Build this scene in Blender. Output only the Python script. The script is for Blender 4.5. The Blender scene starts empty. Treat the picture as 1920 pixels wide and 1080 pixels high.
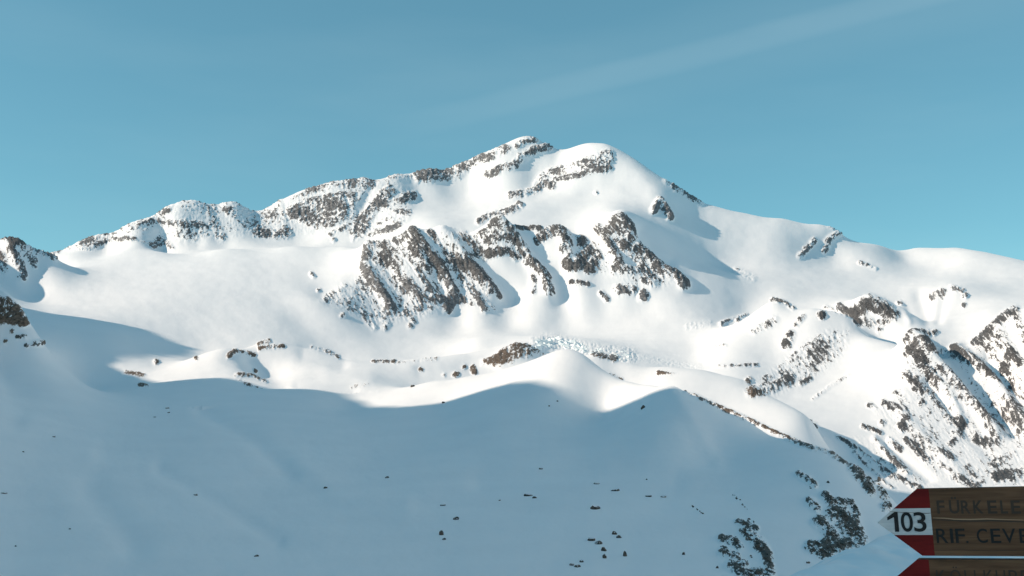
import bpy, math, random
import numpy as np
from mathutils import Vector

C = bpy.context.scene
R = math.radians

# ------------------------------------------------------------------ camera, sky, sun, exposure
FPX = 2059.0                      # focal length in photo pixels (1920 wide)
PITCH = R(7.0)
cam_d = bpy.data.cameras.new('camera')
cam_d.sensor_width = 36.0
cam_d.lens = 36.0 * FPX / 1920.0
cam_d.clip_start = 0.05
cam_d.clip_end = 60000
cam = bpy.data.objects.new('camera', cam_d)
C.collection.objects.link(cam)
cam.rotation_euler = (R(90) + PITCH, 0, 0)
C.camera = cam

SUN_EL = R(28.0)
SUN_AZ = R(100.0)                 # measured to the left of the viewing direction (+Y)
SUN = np.array([-math.cos(SUN_EL) * math.sin(SUN_AZ), math.cos(SUN_EL) * math.cos(SUN_AZ), math.sin(SUN_EL)])

w = bpy.data.worlds.new('World'); C.world = w; w.use_nodes = True
nt = w.node_tree; nt.nodes.clear()
N = nt.nodes.new; L = nt.links.new
out = N('ShaderNodeOutputWorld'); bg = N('ShaderNodeBackground')
sky = N('ShaderNodeTexSky'); sky.sky_type = 'NISHITA'; sky.sun_disc = False
sky.sun_elevation = SUN_EL; sky.sun_rotation = -SUN_AZ
sky.altitude = 2600; sky.air_density = 1.0; sky.dust_density = 0.25; sky.ozone_density = 1.0
tint = N('ShaderNodeMix'); tint.data_type = 'RGBA'; tint.blend_type = 'MULTIPLY'
tint.inputs[0].default_value = 1.0
tint.inputs[7].default_value = (0.49, 0.895, 0.86, 1)
gam = N('ShaderNodeGamma'); gam.inputs['Gamma'].default_value = 0.68
L(sky.outputs[0], gam.inputs['Color']); L(gam.outputs[0], tint.inputs[6])
# thin high cirrus: one long faint band across the sky and a low veil
tc = N('ShaderNodeTexCoord')
def cdir(u, v):
    a, b = (u - 960) / FPX, (540 - v) / FPX
    return Vector((a, math.cos(PITCH) - b * math.sin(PITCH), math.sin(PITCH) + b * math.cos(PITCH))).normalized()
mp = N('ShaderNodeMapping'); mp.inputs['Scale'].default_value = (2.0, 2.0, 9.0)
mp.inputs['Rotation'].default_value = (0, R(16), 0)
L(tc.outputs['Generated'], mp.inputs['Vector'])
nz = N('ShaderNodeTexNoise'); nz.inputs['Scale'].default_value = 1.8; nz.inputs['Detail'].default_value = 5; nz.inputs['Roughness'].default_value = 0.5
L(mp.outputs[0], nz.inputs['Vector'])
def band(n, wd, off=0.0):
    d = N('ShaderNodeVectorMath'); d.operation = 'DOT_PRODUCT'; d.inputs[1].default_value = n; L(tc.outputs['Generated'], d.inputs[0])
    j = N('ShaderNodeMath'); j.operation = 'MULTIPLY_ADD'; j.inputs[1].default_value = wd * 1.6; j.inputs[2].default_value = -wd * 0.8 + off; L(nz.outputs['Fac'], j.inputs[0])
    a = N('ShaderNodeMath'); a.operation = 'ADD'; L(d.outputs['Value'], a.inputs[0]); L(j.outputs[0], a.inputs[1])
    q = N('ShaderNodeMath'); q.operation = 'MULTIPLY'; L(a.outputs[0], q.inputs[0]); L(a.outputs[0], q.inputs[1])
    m_ = N('ShaderNodeMapRange'); m_.interpolation_type = 'SMOOTHSTEP'; m_.inputs[1].default_value = 0; m_.inputs[2].default_value = wd * wd * 4; m_.inputs[3].default_value = 1; m_.inputs[4].default_value = 0
    L(q.outputs[0], m_.inputs[0]); return m_.outputs[0]
n1_ = cdir(860, 214).cross(cdir(1690, 2)).normalized()
b1_ = band(n1_, 0.007); b2_ = band(n1_, 0.026, 0.006)
mul = N('ShaderNodeMath'); mul.operation = 'MULTIPLY_ADD'; mul.inputs[1].default_value = 0.042; L(b1_, mul.inputs[0])
mu2 = N('ShaderNodeMath'); mu2.operation = 'MULTIPLY'; mu2.inputs[1].default_value = 0.025; L(b2_, mu2.inputs[0]); L(mu2.outputs[0], mul.inputs[2])
vl = N('ShaderNodeMapRange'); vl.inputs[1].default_value = 0.42; vl.inputs[2].default_value = 0.75; vl.inputs[3].default_value = 0.0; vl.inputs[4].default_value = 0.035; L(nz.outputs['Fac'], vl.inputs[0])
fd_ = N('ShaderNodeVectorMath'); fd_.operation = 'DOT_PRODUCT'; fd_.inputs[1].default_value = cdir(1560, 40); L(tc.outputs['Generated'], fd_.inputs[0])
fr_ = N('ShaderNodeMapRange'); fr_.interpolation_type = 'SMOOTHSTEP'; fr_.inputs[1].default_value = 0.90; fr_.inputs[2].default_value = 0.985; L(fd_.outputs['Value'], fr_.inputs[0])
fm_ = N('ShaderNodeMath'); fm_.operation = 'MULTIPLY'; L(mul.outputs[0], fm_.inputs[0]); L(fr_.outputs[0], fm_.inputs[1])
ad0 = N('ShaderNodeMath'); ad0.operation = 'ADD'; L(fm_.outputs[0], ad0.inputs[0]); L(vl.outputs[0], ad0.inputs[1])
cir = N('ShaderNodeMix'); cir.data_type = 'RGBA'
cir.inputs[7].default_value = (3.6, 4.2, 4.2, 1)
L(ad0.outputs[0], cir.inputs[0]); L(tint.outputs[2], cir.inputs[6])
L(cir.outputs[2], bg.inputs['Color']); bg.inputs['Strength'].default_value = 0.149
L(bg.outputs[0], out.inputs['Surface'])

sd = bpy.data.lights.new('sun', 'SUN'); sd.energy = 2.85; sd.angle = R(0.65); sd.color = (1.0, 0.815, 0.645)
so = bpy.data.objects.new('sun', sd); C.collection.objects.link(so)
so.rotation_euler = Vector(SUN).to_track_quat('Z', 'Y').to_euler()
C.view_settings.view_transform = 'Standard'; C.view_settings.look = 'None'
C.view_settings.gamma = 1; C.view_settings.use_curve_mapping = False
C.view_settings.exposure = 0.72
C.cycles.diffuse_bounces = 8; C.cycles.max_bounces = 12

# ------------------------------------------------------------------ helpers
def unproj(u, v, D):
    """point seen at photo pixel (u, v) at forward distance D (metres)"""
    u = np.asarray(u, float); v = np.asarray(v, float); D = np.asarray(D, float)
    a = (u - 960) / FPX; b = (540 - v) / FPX
    cy = math.cos(PITCH) - b * math.sin(PITCH); cz = math.sin(PITCH) + b * math.cos(PITCH)
    t = D / cy
    return np.stack([a * t, D, cz * t], -1)

def _h(ix, iy, seed):
    h = (ix.astype(np.int64) * 374761393 + iy.astype(np.int64) * 668265263 + seed * 974711) & 0xffffffff
    h = ((h ^ (h >> 13)) * 1274126177) & 0xffffffff
    return ((h ^ (h >> 16)) & 0xffff) * (2 * math.pi / 65536)

def perlin(x, y, seed=0):
    x0 = np.floor(x); y0 = np.floor(y); fx = x - x0; fy = y - y0
    sx = fx * fx * fx * (fx * (fx * 6 - 15) + 10); sy = fy * fy * fy * (fy * (fy * 6 - 15) + 10)
    r = []
    for dx, dy in ((0, 0), (1, 0), (0, 1), (1, 1)):
        a = _h(x0 + dx, y0 + dy, seed)
        r.append(np.cos(a) * (fx - dx) + np.sin(a) * (fy - dy))
    return 1.5 * ((r[0] * (1 - sx) + r[1] * sx) * (1 - sy) + (r[2] * (1 - sx) + r[3] * sx) * sy)

def fbm(x, y, o=4, seed=0, gain=0.5, ridged=False):
    s = 0; a = 1; t = 0
    for i in range(o):
        n = perlin(x, y, seed + i * 17)
        if ridged: n = 1 - 2 * np.abs(n)
        s = s + a * n; t += a; a *= gain; x = x * 2.03 + 5.7; y = y * 2.03 - 3.1
    return s / t

def sstep(a, b, x):
    t = np.clip((x - a) / (b - a), 0, 1); return t * t * (3 - 2 * t)

# ------------------------------------------------------------------ terrain: survey points (u, v, distance)
PTS = []
def pts(l): PTS.extend(l)
def crest(l, back=0.05, dv=20):
    PTS.extend(l)
    PTS.extend([(u, v + dv, D * (1 + back)) for u, v, D in l])

OUT = (-1300, -900, -500, -200, 100, 400, 700, 1000, 1300, 1600, 1900, 2200, 2600, 3200)
pts([(u, 760, 8000) for u in OUT]); pts([(u, 1350, 160) for u in OUT])
# skyline
crest([(100, 476, 3650), (140, 457, 3660), (190, 438, 3670), (240, 421, 3680), (285, 405, 3700), (320, 383, 3780), (365, 374, 3850),
       (440, 378, 4000), (530, 372, 4200), (570, 355, 4250), (620, 341, 4300), (690, 333, 4400), (715, 338, 4450), (740, 325, 4500),
       (800, 316, 4650), (870, 303, 4750), (910, 285, 4800), (960, 263, 4850), (985, 255, 4860), (1010, 261, 4860), (1030, 273, 4860),
       (1060, 279, 4850), (1085, 271, 4800), (1110, 267, 4750), (1140, 272, 4700), (1170, 287, 4680), (1200, 305, 4660), (1240, 334, 4640),
       (1280, 360, 4620), (1310, 379, 4620), (1340, 388, 4620), (1400, 402, 4600), (1470, 411, 4560), (1545, 420, 4500), (1570, 432, 4480),
       (1600, 453, 4540), (1622, 460, 4640), (1645, 463, 4720), (1720, 464, 4850), (1800, 470, 4800), (1860, 485, 4700)], 0.07, 45)
crest([(1920, 500, 4600), (2020, 520, 4500), (2300, 540, 4400),
       (2700, 560, 4300), (3200, 580, 4200)], 0.07, 40)
# left ridge near the glacier
crest([(-1300, 300, 2400), (-900, 330, 2500), (-500, 370, 2600), (-250, 405, 2650), (-100, 430, 2560), (0, 447, 2590), (25, 452, 2610),
       (50, 464, 2640), (80, 475, 2690), (103, 486, 2760)], 0.06, 25)
# glacier lip and far base
pts([(130, 479, 3250), (220, 474, 3260), (300, 471, 3260), (420, 466, 3250), (550, 463, 3200), (650, 463, 3150),
     (200, 478, 3420), (300, 474, 3430), (420, 468, 3420), (550, 463, 3400),
     (130, 470, 3560), (200, 464, 3570), (300, 463, 3590), (420, 457, 3620), (500, 446, 3760), (560, 444, 3820), (640, 450, 3700), (700, 446, 3700),
     (365, 418, 3720), (470, 415, 3900), (600, 400, 4000), (700, 400, 4000)])
# upper basin and summits
pts([(720, 425, 3780), (800, 405, 3800), (780, 360, 4350), (840, 347, 4520), (880, 340, 4600), (900, 395, 4000), (820, 430, 3400), (870, 430, 3450),
     (960, 400, 3750), (930, 350, 4400), (1000, 320, 4600), (1050, 300, 4700), (1000, 385, 3950), (1110, 350, 4300), (1080, 400, 3800), (1150, 385, 3850),
     (1150, 320, 4450), (1185, 330, 4400), (1210, 360, 4210), (1232, 378, 4060), (1225, 410, 3780), (1270, 400, 4060), (1300, 440, 3850), (1340, 500, 3470), (1310, 400, 4250),
     (1400, 450, 4020), (1500, 470, 4050), (1400, 520, 3220), (1470, 545, 3020), (1350, 562, 2800), (1560, 470, 4250), (1600, 500, 3950), (1540, 520, 3500), (1650, 520, 3700), (1700, 485, 4500),
     (1760, 500, 4200), (1850, 520, 3700), (1920, 530, 3500), (2200, 580, 3300), (1700, 600, 2750), (1700, 550, 3200), (1790, 545, 3000), (1800, 575, 2800), (1900, 555, 3000), (1860, 585, 2400)])
# central buttress
crest([(690, 459, 2880), (720, 454, 2870), (750, 446, 2860), (782, 434, 2860), (830, 436, 2870), (870, 441, 2880), (900, 432, 2900), (935, 415, 2910), (960, 429, 2920),
       (1000, 427, 2940), (1050, 430, 2960), (1075, 440, 2970)], 0.06, 8)
pts([(1110, 450, 2990), (1132, 430, 3010), (1165, 412, 3020), (1190, 432, 3010), (1240, 470, 2980), (1280, 512, 2900), (1320, 508, 3000), (1355, 520, 3010), (1400, 535, 3030)])
pts([(612, 560, 2480), (640, 595, 2260), (720, 612, 2330), (780, 608, 2430), (860, 584, 2600), (950, 576, 2650), (1060, 577, 2660), (1130, 562, 2700), (1205, 563, 2700), (1300, 545, 2800),
     (640, 576, 2390), (680, 592, 2400), (640, 548, 2530), (680, 560, 2540), (720, 582, 2500), (780, 580, 2540), (660, 510, 2700), (740, 520, 2660), (830, 520, 2690), (1000, 520, 2760), (920, 500, 2760), (1100, 510, 2790), (1200, 510, 2830)])
# glacier floor
pts([(620, 640, 2040), (720, 642, 2130), (800, 628, 2300), (900, 606, 2480), (1000, 602, 2540), (1100, 603, 2560), (1200, 603, 2520), (1300, 600, 2500), (1350, 611, 2380),
     (1400, 585, 2800), (1500, 565, 2900), (1600, 560, 2950),
     (700, 665, 1950), (900, 640, 2020), (1000, 631, 2050), (1100, 638, 2080), (1250, 648, 2150), (1320, 660, 2050),
     (1010, 652, 1880), (1100, 672, 1820), (1200, 684, 1800), (1320, 696, 1760)])
pts([(0, 542, 2250), (0, 505, 2560), (60, 522, 2520), (100, 535, 2470), (140, 522, 2570), (180, 529, 2560), (230, 520, 2660), (300, 503, 2820), (500, 492, 2900), (620, 490, 2900), (300, 560, 2250), (450, 560, 2330), (540, 575, 2300), (595, 560, 2390),
     (570, 605, 2170), (520, 600, 2130), (300, 615, 1900), (450, 632, 1900), (550, 637, 1960), (150, 590, 1950), (-300, 560, 2000), (-700, 520, 1900), (-1200, 500, 1800)])
# left shaded slope with a knoll
crest([(-1200, 300, 900), (-700, 380, 980), (-300, 480, 1020), (-60, 542, 1040), (0, 556, 1050), (20, 562, 1050), (40, 588, 1040), (58, 612, 1035)], 0.1, 34)
pts([(110, 625, 1500), (200, 645, 1500), (300, 655, 1650), (0, 650, 1010), (100, 668, 1250), (200, 690, 1360), (0, 720, 880), (150, 722, 1250), (0, 800, 650), (-300, 640, 700), (-700, 600, 600), (-300, 850, 450), (-700, 800, 400), (-1200, 700, 400)])
# morainic hills
crest([(380, 665, 1450), (430, 654, 1450), (470, 646, 1530), (500, 638, 1600), (540, 645, 1610), (600, 656, 1590), (635, 669, 1560), (700, 678, 1560), (780, 672, 1600), (850, 665, 1650),
       (890, 660, 1700), (920, 654, 1720), (965, 642, 1750), (1015, 662, 1740)], 0.06, 14)
pts([(300, 684, 1430), (440, 700, 1230), (480, 690, 1380), (520, 697, 1380), (250, 716, 1230), (350, 712, 1180), (550, 708, 1240), (600, 735, 1070), (690, 714, 1200), (640, 690, 1400), (750, 700, 1380), (850, 703, 1400),
     (900, 690, 1500), (1060, 690, 1640)])
# shaded hill with lit top and its spur
pts([(650, 765, 1000), (690, 748, 1040), (750, 729, 1075)])
crest([(810, 714, 1080), (880, 706, 1080), (960, 688, 1060), (1020, 668, 1050), (1065, 655, 1040), (1100, 668, 1020), (1150, 703, 970), (1190, 717, 925), (1225, 721, 875), (1260, 724, 815), (1330, 758, 770),
       (1400, 788, 725), (1500, 833, 660), (1560, 852, 620), (1620, 893, 570), (1680, 945, 530), (1730, 985, 500)], 0.09, 26)
pts([(1065, 715, 900), (960, 735, 900), (1130, 766, 865), (1200, 748, 820), (1260, 800, 650), (1190, 850, 600), (1350, 850, 600), (1420, 900, 500), (1500, 900, 480), (1550, 950, 420), (1610, 1000, 390),
     (700, 775, 930), (830, 762, 930), (600, 800, 830), (400, 780, 880), (200, 790, 820), (400, 850, 650), (700, 850, 700), (950, 850, 650),
     (0, 950, 440), (200, 950, 450), (500, 950, 470), (800, 950, 460), (1100, 950, 440), (1300, 955, 430),
     (-200, 1085, 290), (100, 1085, 300), (350, 1085, 300), (600, 1085, 300), (850, 1085, 300), (1100, 1085, 300), (1350, 1085, 300), (1600, 1075, 310), (1800, 1065, 300), (2100, 1040, 300), (2500, 1000, 300), (3100, 950, 300)])
# slope behind the spur
crest([(1110, 662, 1190), (1180, 680, 1180), (1250, 687, 1170), (1320, 694, 1150), (1400, 716, 1110), (1470, 757, 1030), (1530, 800, 940), (1548, 832, 890)], 0.08, 24)
pts([(1250, 735, 1010), (1350, 775, 930), (1440, 808, 850)])
# right valley, ridges
pts([(1480, 775, 1250), (1560, 800, 1180), (1600, 845, 1060), (1650, 885, 920), (1700, 925, 780), (1800, 975, 600), (1950, 980, 560), (1430, 742, 1420), (1390, 700, 1600), (1350, 690, 1720), (1340, 645, 2050)])
crest([(1385, 603, 2270), (1420, 582, 2290), (1450, 563, 2300), (1485, 578, 2260)], 0.05, 12)
crest([(1525, 577, 2180), (1560, 584, 2170), (1600, 597, 2150), (1640, 634, 2020), (1668, 642, 1980)], 0.05, 14)
pts([(1605, 575, 2450), (1635, 563, 2450), (1668, 575, 2420), (1640, 612, 2330), (1700, 625, 2200), (1590, 612, 2380),
     (1450, 655, 1950), (1520, 660, 1900), (1580, 640, 1970), (1600, 690, 1700), (1550, 745, 1430), (1650, 720, 1450)])
crest([(1690, 640, 1620), (1715, 624, 1580), (1740, 645, 1520)], 0.05, 10)
crest([(1800, 657, 1800), (1845, 628, 1760), (1880, 592, 1740), (1920, 578, 1720), (2000, 545, 1680), (2200, 500, 1600), (2600, 430, 1500), (3100, 380, 1400)], 0.06, 18)
pts([(1775, 660, 1700), (1740, 700, 1430), (1700, 770, 1280), (1800, 760, 1320), (1800, 830, 1100), (1900, 720, 1450), (1900, 800, 1180), (1760, 870, 950), (1860, 885, 900), (1930, 905, 850), (2100, 850, 850), (2400, 700, 900), (3000, 600, 800)])

P0 = np.array(PTS, float)
def enc(u, D): return np.stack([u / 60.0, np.log(D) * 10.0], -1)
X = enc(P0[:, 0], P0[:, 2]); Y = P0[:, 1]
def kern(r2):
    return (r2 + 0.15) ** 0.75          # between a membrane and a thin plate
n = len(X)
K = kern(((X[:, None] - X[None]) ** 2).sum(-1)) + np.eye(n) * (-0.02)
A = np.zeros((n + 3, n + 3)); A[:n, :n] = K; A[:n, n] = 1; A[:n, n + 1:] = X; A[n, :n] = 1; A[n + 1:, :n] = X.T
sol = np.linalg.solve(A, np.concatenate([Y, [0, 0, 0]]))
def field(u, s):
    q = np.stack([u.ravel() / 60.0, s.ravel() * 10.0], -1); o = np.empty(len(q))
    for i in range(0, len(q), 20000):
        b = q[i:i + 20000]
        r2 = (b[:, 0:1] - X[None, :, 0]) ** 2 + (b[:, 1:2] - X[None, :, 1]) ** 2
        o[i:i + 20000] = kern(r2) @ sol[:n] + sol[n] + b @ sol[n + 1:]
    return o.reshape(u.shape)

# column azimuths: fine inside the view, coarse outside
uc = np.concatenate([np.linspace(-1300, -80, 36)[:-1], np.linspace(-80, 2000, 261), np.linspace(2000, 3200, 36)[1:]])
NSD = 420
sg = np.linspace(math.log(170), math.log(7000), NSD)
UU, SS = np.meshgrid(uc, sg, indexing='ij')
V = field(UU, SS)
dv = np.abs(np.gradient(V, sg, axis=1))
runmin = np.minimum.accumulate(V, axis=1)
vis = (V < runmin + 10)
dens = np.minimum(dv, 2500) * np.where(vis, 1.0, 0.25) + 60
def blur(a, k, axis):
    g = np.exp(-0.5 * (np.arange(-3 * k, 3 * k + 1) / k) ** 2); g /= g.sum()
    p = [(0, 0), (0, 0)]; p[axis] = (3 * k, 3 * k); b = np.pad(a, p, mode='edge')
    return np.apply_along_axis(lambda m: np.convolve(m, g, 'valid'), axis, b)
dens = blur(blur(dens, 5, 0), 5, 1)
cum = np.concatenate([np.zeros((len(uc), 1)), np.cumsum((dens[:, 1:] + dens[:, :-1]) / 2, 1)], 1)
NT = 850
Sg = np.empty((len(uc), NT))
for i in range(len(uc)):
    Sg[i] = np.interp(np.linspace(0, cum[i, -1], NT), cum[i], sg)
Vg = field(np.repeat(uc[:, None], NT, 1), Sg)

# fine columns
uf = np.concatenate([np.linspace(-1300, -80, 50)[:-1], np.linspace(-80, -10, 30)[:-1], np.linspace(-10, 1930, 1380), np.linspace(1930, 2000, 30)[1:], np.linspace(2000, 3200, 50)[1:]])
def resample(G):
    j = np.clip(np.searchsorted(uc, uf, 'right') - 1, 1, len(uc) - 3)
    t = ((uf - uc[j]) / (uc[j + 1] - uc[j]))[:, None]
    a, b, c, d = G[j - 1], G[j], G[j + 1], G[j + 2]
    return b + 0.5 * t * (c - a + t * (2 * a - 5 * b + 4 * c - d + t * (3 * (b - c) + d - a)))
S = resample(Sg); V0 = resample(Vg)
U = np.repeat(uf[:, None], NT, 1); D = np.exp(S)
DU, DV, DD = U, V0, D

# ------------------------------------------------------------------ rock and relief strokes, layer by layer
class Canvas:
    def __init__(s): s.r = np.zeros((601, 1001)); s.h = np.zeros((601, 1001))   # 2-px cells, origin (-20, -20)... 
    gx, gy = np.meshgrid(np.arange(1001) * 2.0 - 20, np.arange(601) * 2.0 - 20)
    def win(s, x, y, m):
        i0 = int(max(0, (min(x) - m + 20) / 2)); i1 = int(min(1001, (max(x) + m + 20) / 2 + 2))
        j0 = int(max(0, (min(y) - m + 20) / 2)); j1 = int(min(601, (max(y) + m + 20) / 2 + 2))
        return slice(j0, j1), slice(i0, i1)
    def dist(s, sl, p):
        gx = s.gx[sl]; gy = s.gy[sl]; d = np.full(gx.shape, 1e9)
        if len(p) == 1: return np.hypot(gx - p[0][0], gy - p[0][1])
        for (ax, ay), (bx, by) in zip(p, p[1:]):
            l2 = (bx - ax) ** 2 + (by - ay) ** 2 + 1e-9
            t = np.clip(((gx - ax) * (bx - ax) + (gy - ay) * (by - ay)) / l2, 0, 1)
            d = np.minimum(d, np.hypot(gx - ax - t * (bx - ax), gy - ay - t * (by - ay)))
        return d
    def stroke(s, p, wd, den, h=None):
        sl = s.win([a for a, b in p], [b for a, b in p], wd * 1.8 + 4)
        d = s.dist(sl, p)
        if len(p) == 1: den *= 1.3
        k = den * (1 - sstep(0.35 * wd, 1.85 * wd + 2.0, d))
        s.r[sl] = np.maximum(s.r[sl], k)
        if h is None: h = 0.22 * wd * den
        s.h[sl] = np.maximum(s.h[sl], h * np.exp(-(d / wd) ** 2))
    def poly(s, p, den, h=2.0, soft=7.0):
        xs = [a for a, b in p]; ys = [b for a, b in p]; sl = s.win(xs, ys, 12)
        gx = s.gx[sl]; gy = s.gy[sl]; ins = np.zeros(gx.shape, bool)
        for (ax, ay), (bx, by) in zip(p, p[1:] + p[:1]):
            c = (ay > gy) != (by > gy)
            ins ^= c & (gx < (bx - ax) * (gy - ay) / (by - ay + 1e-9) + ax)
        d = s.dist(sl, p + p[:1]); sd = np.where(ins, d, -d)
        k = sstep(-soft, soft, sd)
        s.r[sl] = np.maximum(s.r[sl], den * k); s.h[sl] = np.maximum(s.h[sl], h * k)
    def relief(s, p, wd, h):
        sl = s.win([a for a, b in p], [b for a, b in p], wd * 2.5)
        s.h[sl] += h * np.exp(-(s.dist(sl, p) / wd) ** 2)
    def sample(s, A, u, v):
        x = np.clip((u + 20) / 2, 0, 999.9); y = np.clip((v + 20) / 2, 0, 599.9)
        i = x.astype(int); j = y.astype(int); fx = x - i; fy = y - j
        return (A[j, i] * (1 - fx) + A[j, i + 1] * fx) * (1 - fy) + (A[j + 1, i] * (1 - fx) + A[j + 1, i + 1] * fx) * fy

far = Canvas(); but = Canvas(); mid = Canvas(); rgt = Canvas(); lft = Canvas(); knl = Canvas(); bnd = Canvas()
f = far
f.stroke([(97, 474), (113, 463), (128, 462)], 5, .85)
f.poly([(138, 460), (165, 440), (200, 430), (290, 406), (298, 414), (280, 424), (230, 438), (205, 450), (180, 468), (150, 469)], .68)
f.stroke([(175, 462), (205, 452), (240, 448), (258, 460), (300, 460)], 4, .85); f.stroke([(250, 455)], 6, 1)
f.stroke([(298, 445), (320, 464)], 5, .6)
f.poly([(283, 408), (300, 393), (322, 380), (322, 402), (308, 410)], .85)
f.stroke([(335, 377), (365, 376), (400, 378)], 4, .45); f.stroke([(350, 390), (390, 392)], 9, .35)
f.stroke([(300, 415), (340, 420), (365, 422), (385, 428)], 5, .75); f.stroke([(320, 432), (380, 436)], 9, .38)
f.stroke([(400, 378), (393, 400), (402, 420), (416, 445)], 8, .65)
f.poly([(408, 378), (530, 371), (547, 440), (520, 447), (470, 440), (430, 418)], .5); f.stroke([(480, 436), (515, 440), (540, 438)], 7, .8)
f.poly([(535, 395), (560, 377), (610, 365), (645, 362), (656, 395), (650, 412), (640, 420), (618, 429), (590, 430), (560, 420), (540, 406)], .84)
f.poly([(540, 376), (580, 354), (620, 343), (640, 337), (680, 331), (704, 338), (704, 351), (690, 357), (660, 352), (630, 356), (600, 363)], .72)
f.poly([(646, 362), (690, 356), (680, 375), (660, 400), (655, 390)], .42)
f.poly([(728, 345), (746, 360), (732, 376), (712, 395), (702, 412), (687, 446), (662, 451), (656, 432), (670, 405), (690, 383), (710, 360)], .84)
f.poly([(738, 376), (758, 361), (778, 361), (781, 375), (765, 383), (745, 383)], .85)
f.stroke([(720, 388), (740, 400), (766, 399)], 5, .6); f.stroke([(715, 418), (726, 408), (744, 418), (752, 413)], 5, .6)
f.stroke([(715, 435), (732, 431), (750, 420)], 4, .75); f.stroke([(693, 443), (712, 434)], 4, .8)
f.stroke([(620, 440), (645, 428)], 3, .9); f.stroke([(626, 450)], 3, .9)
f.poly([(768, 325), (800, 317), (865, 306), (905, 288), (937, 283), (926, 300), (910, 310), (880, 318), (862, 335), (825, 341), (780, 343)], .84)
f.stroke([(735, 330), (770, 331)], 8, .5); f.stroke([(915, 328), (940, 318), (965, 310), (976, 295)], 6, .8); f.stroke([(890, 305), (930, 288), (950, 280)], 7, .62)
f.stroke([(970, 274), (985, 262), (1003, 262)], 5, .55); f.stroke([(985, 292), (1003, 282), (1028, 275)], 6, .88); f.stroke([(974, 300)], 5, .7)
f.stroke([(958, 367), (985, 362), (1010, 355)], 5, .9); f.stroke([(1010, 347), (1020, 335), (1032, 346)], 8, .85)
f.stroke([(1030, 325), (1060, 318), (1085, 311), (1112, 300), (1140, 291)], 7, .8); f.stroke([(1040, 340), (1075, 330), (1110, 319), (1141, 316)], 6, .85)
f.stroke([(1105, 310), (1140, 302)], 9, .85); f.stroke([(973, 382), (978, 385)], 3, 1); f.stroke([(899, 415), (920, 404), (950, 398), (968, 390)], 5, .85)
f.stroke([(1250, 340), (1270, 354), (1290, 365), (1312, 379)], 5, .8); f.stroke([(1225, 396), (1235, 380), (1246, 395), (1256, 408)], 5, .95, 7)
f.stroke([(1116, 361), (1119, 362)], 1.3, .9, 0); f.stroke([(1380, 506), (1395, 512), (1410, 520)], 4, .35)
f.stroke([(1500, 480), (1515, 464), (1526, 452)], 4, .85); f.stroke([(1545, 470), (1553, 452), (1576, 434)], 5, .8); f.stroke([(1556, 424), (1566, 430)], 3, .8)
f.stroke([(1612, 493), (1642, 504)], 2.2, .7)
f.poly([(110, 468), (190, 440), (290, 406), (365, 375), (530, 372), (620, 341), (700, 334), (735, 330), (780, 365), (760, 420), (690, 447), (620, 440), (560, 440), (420, 447), (300, 460), (150, 470)], .24, 1, 9)
f.relief([(1140, 272), (1185, 310), (1225, 360), (1240, 385)], 20, 3)
f.relief([(310, 440), (370, 450)], 14, -5); f.relief([(700, 340), (665, 430)], 9, -3)

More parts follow.
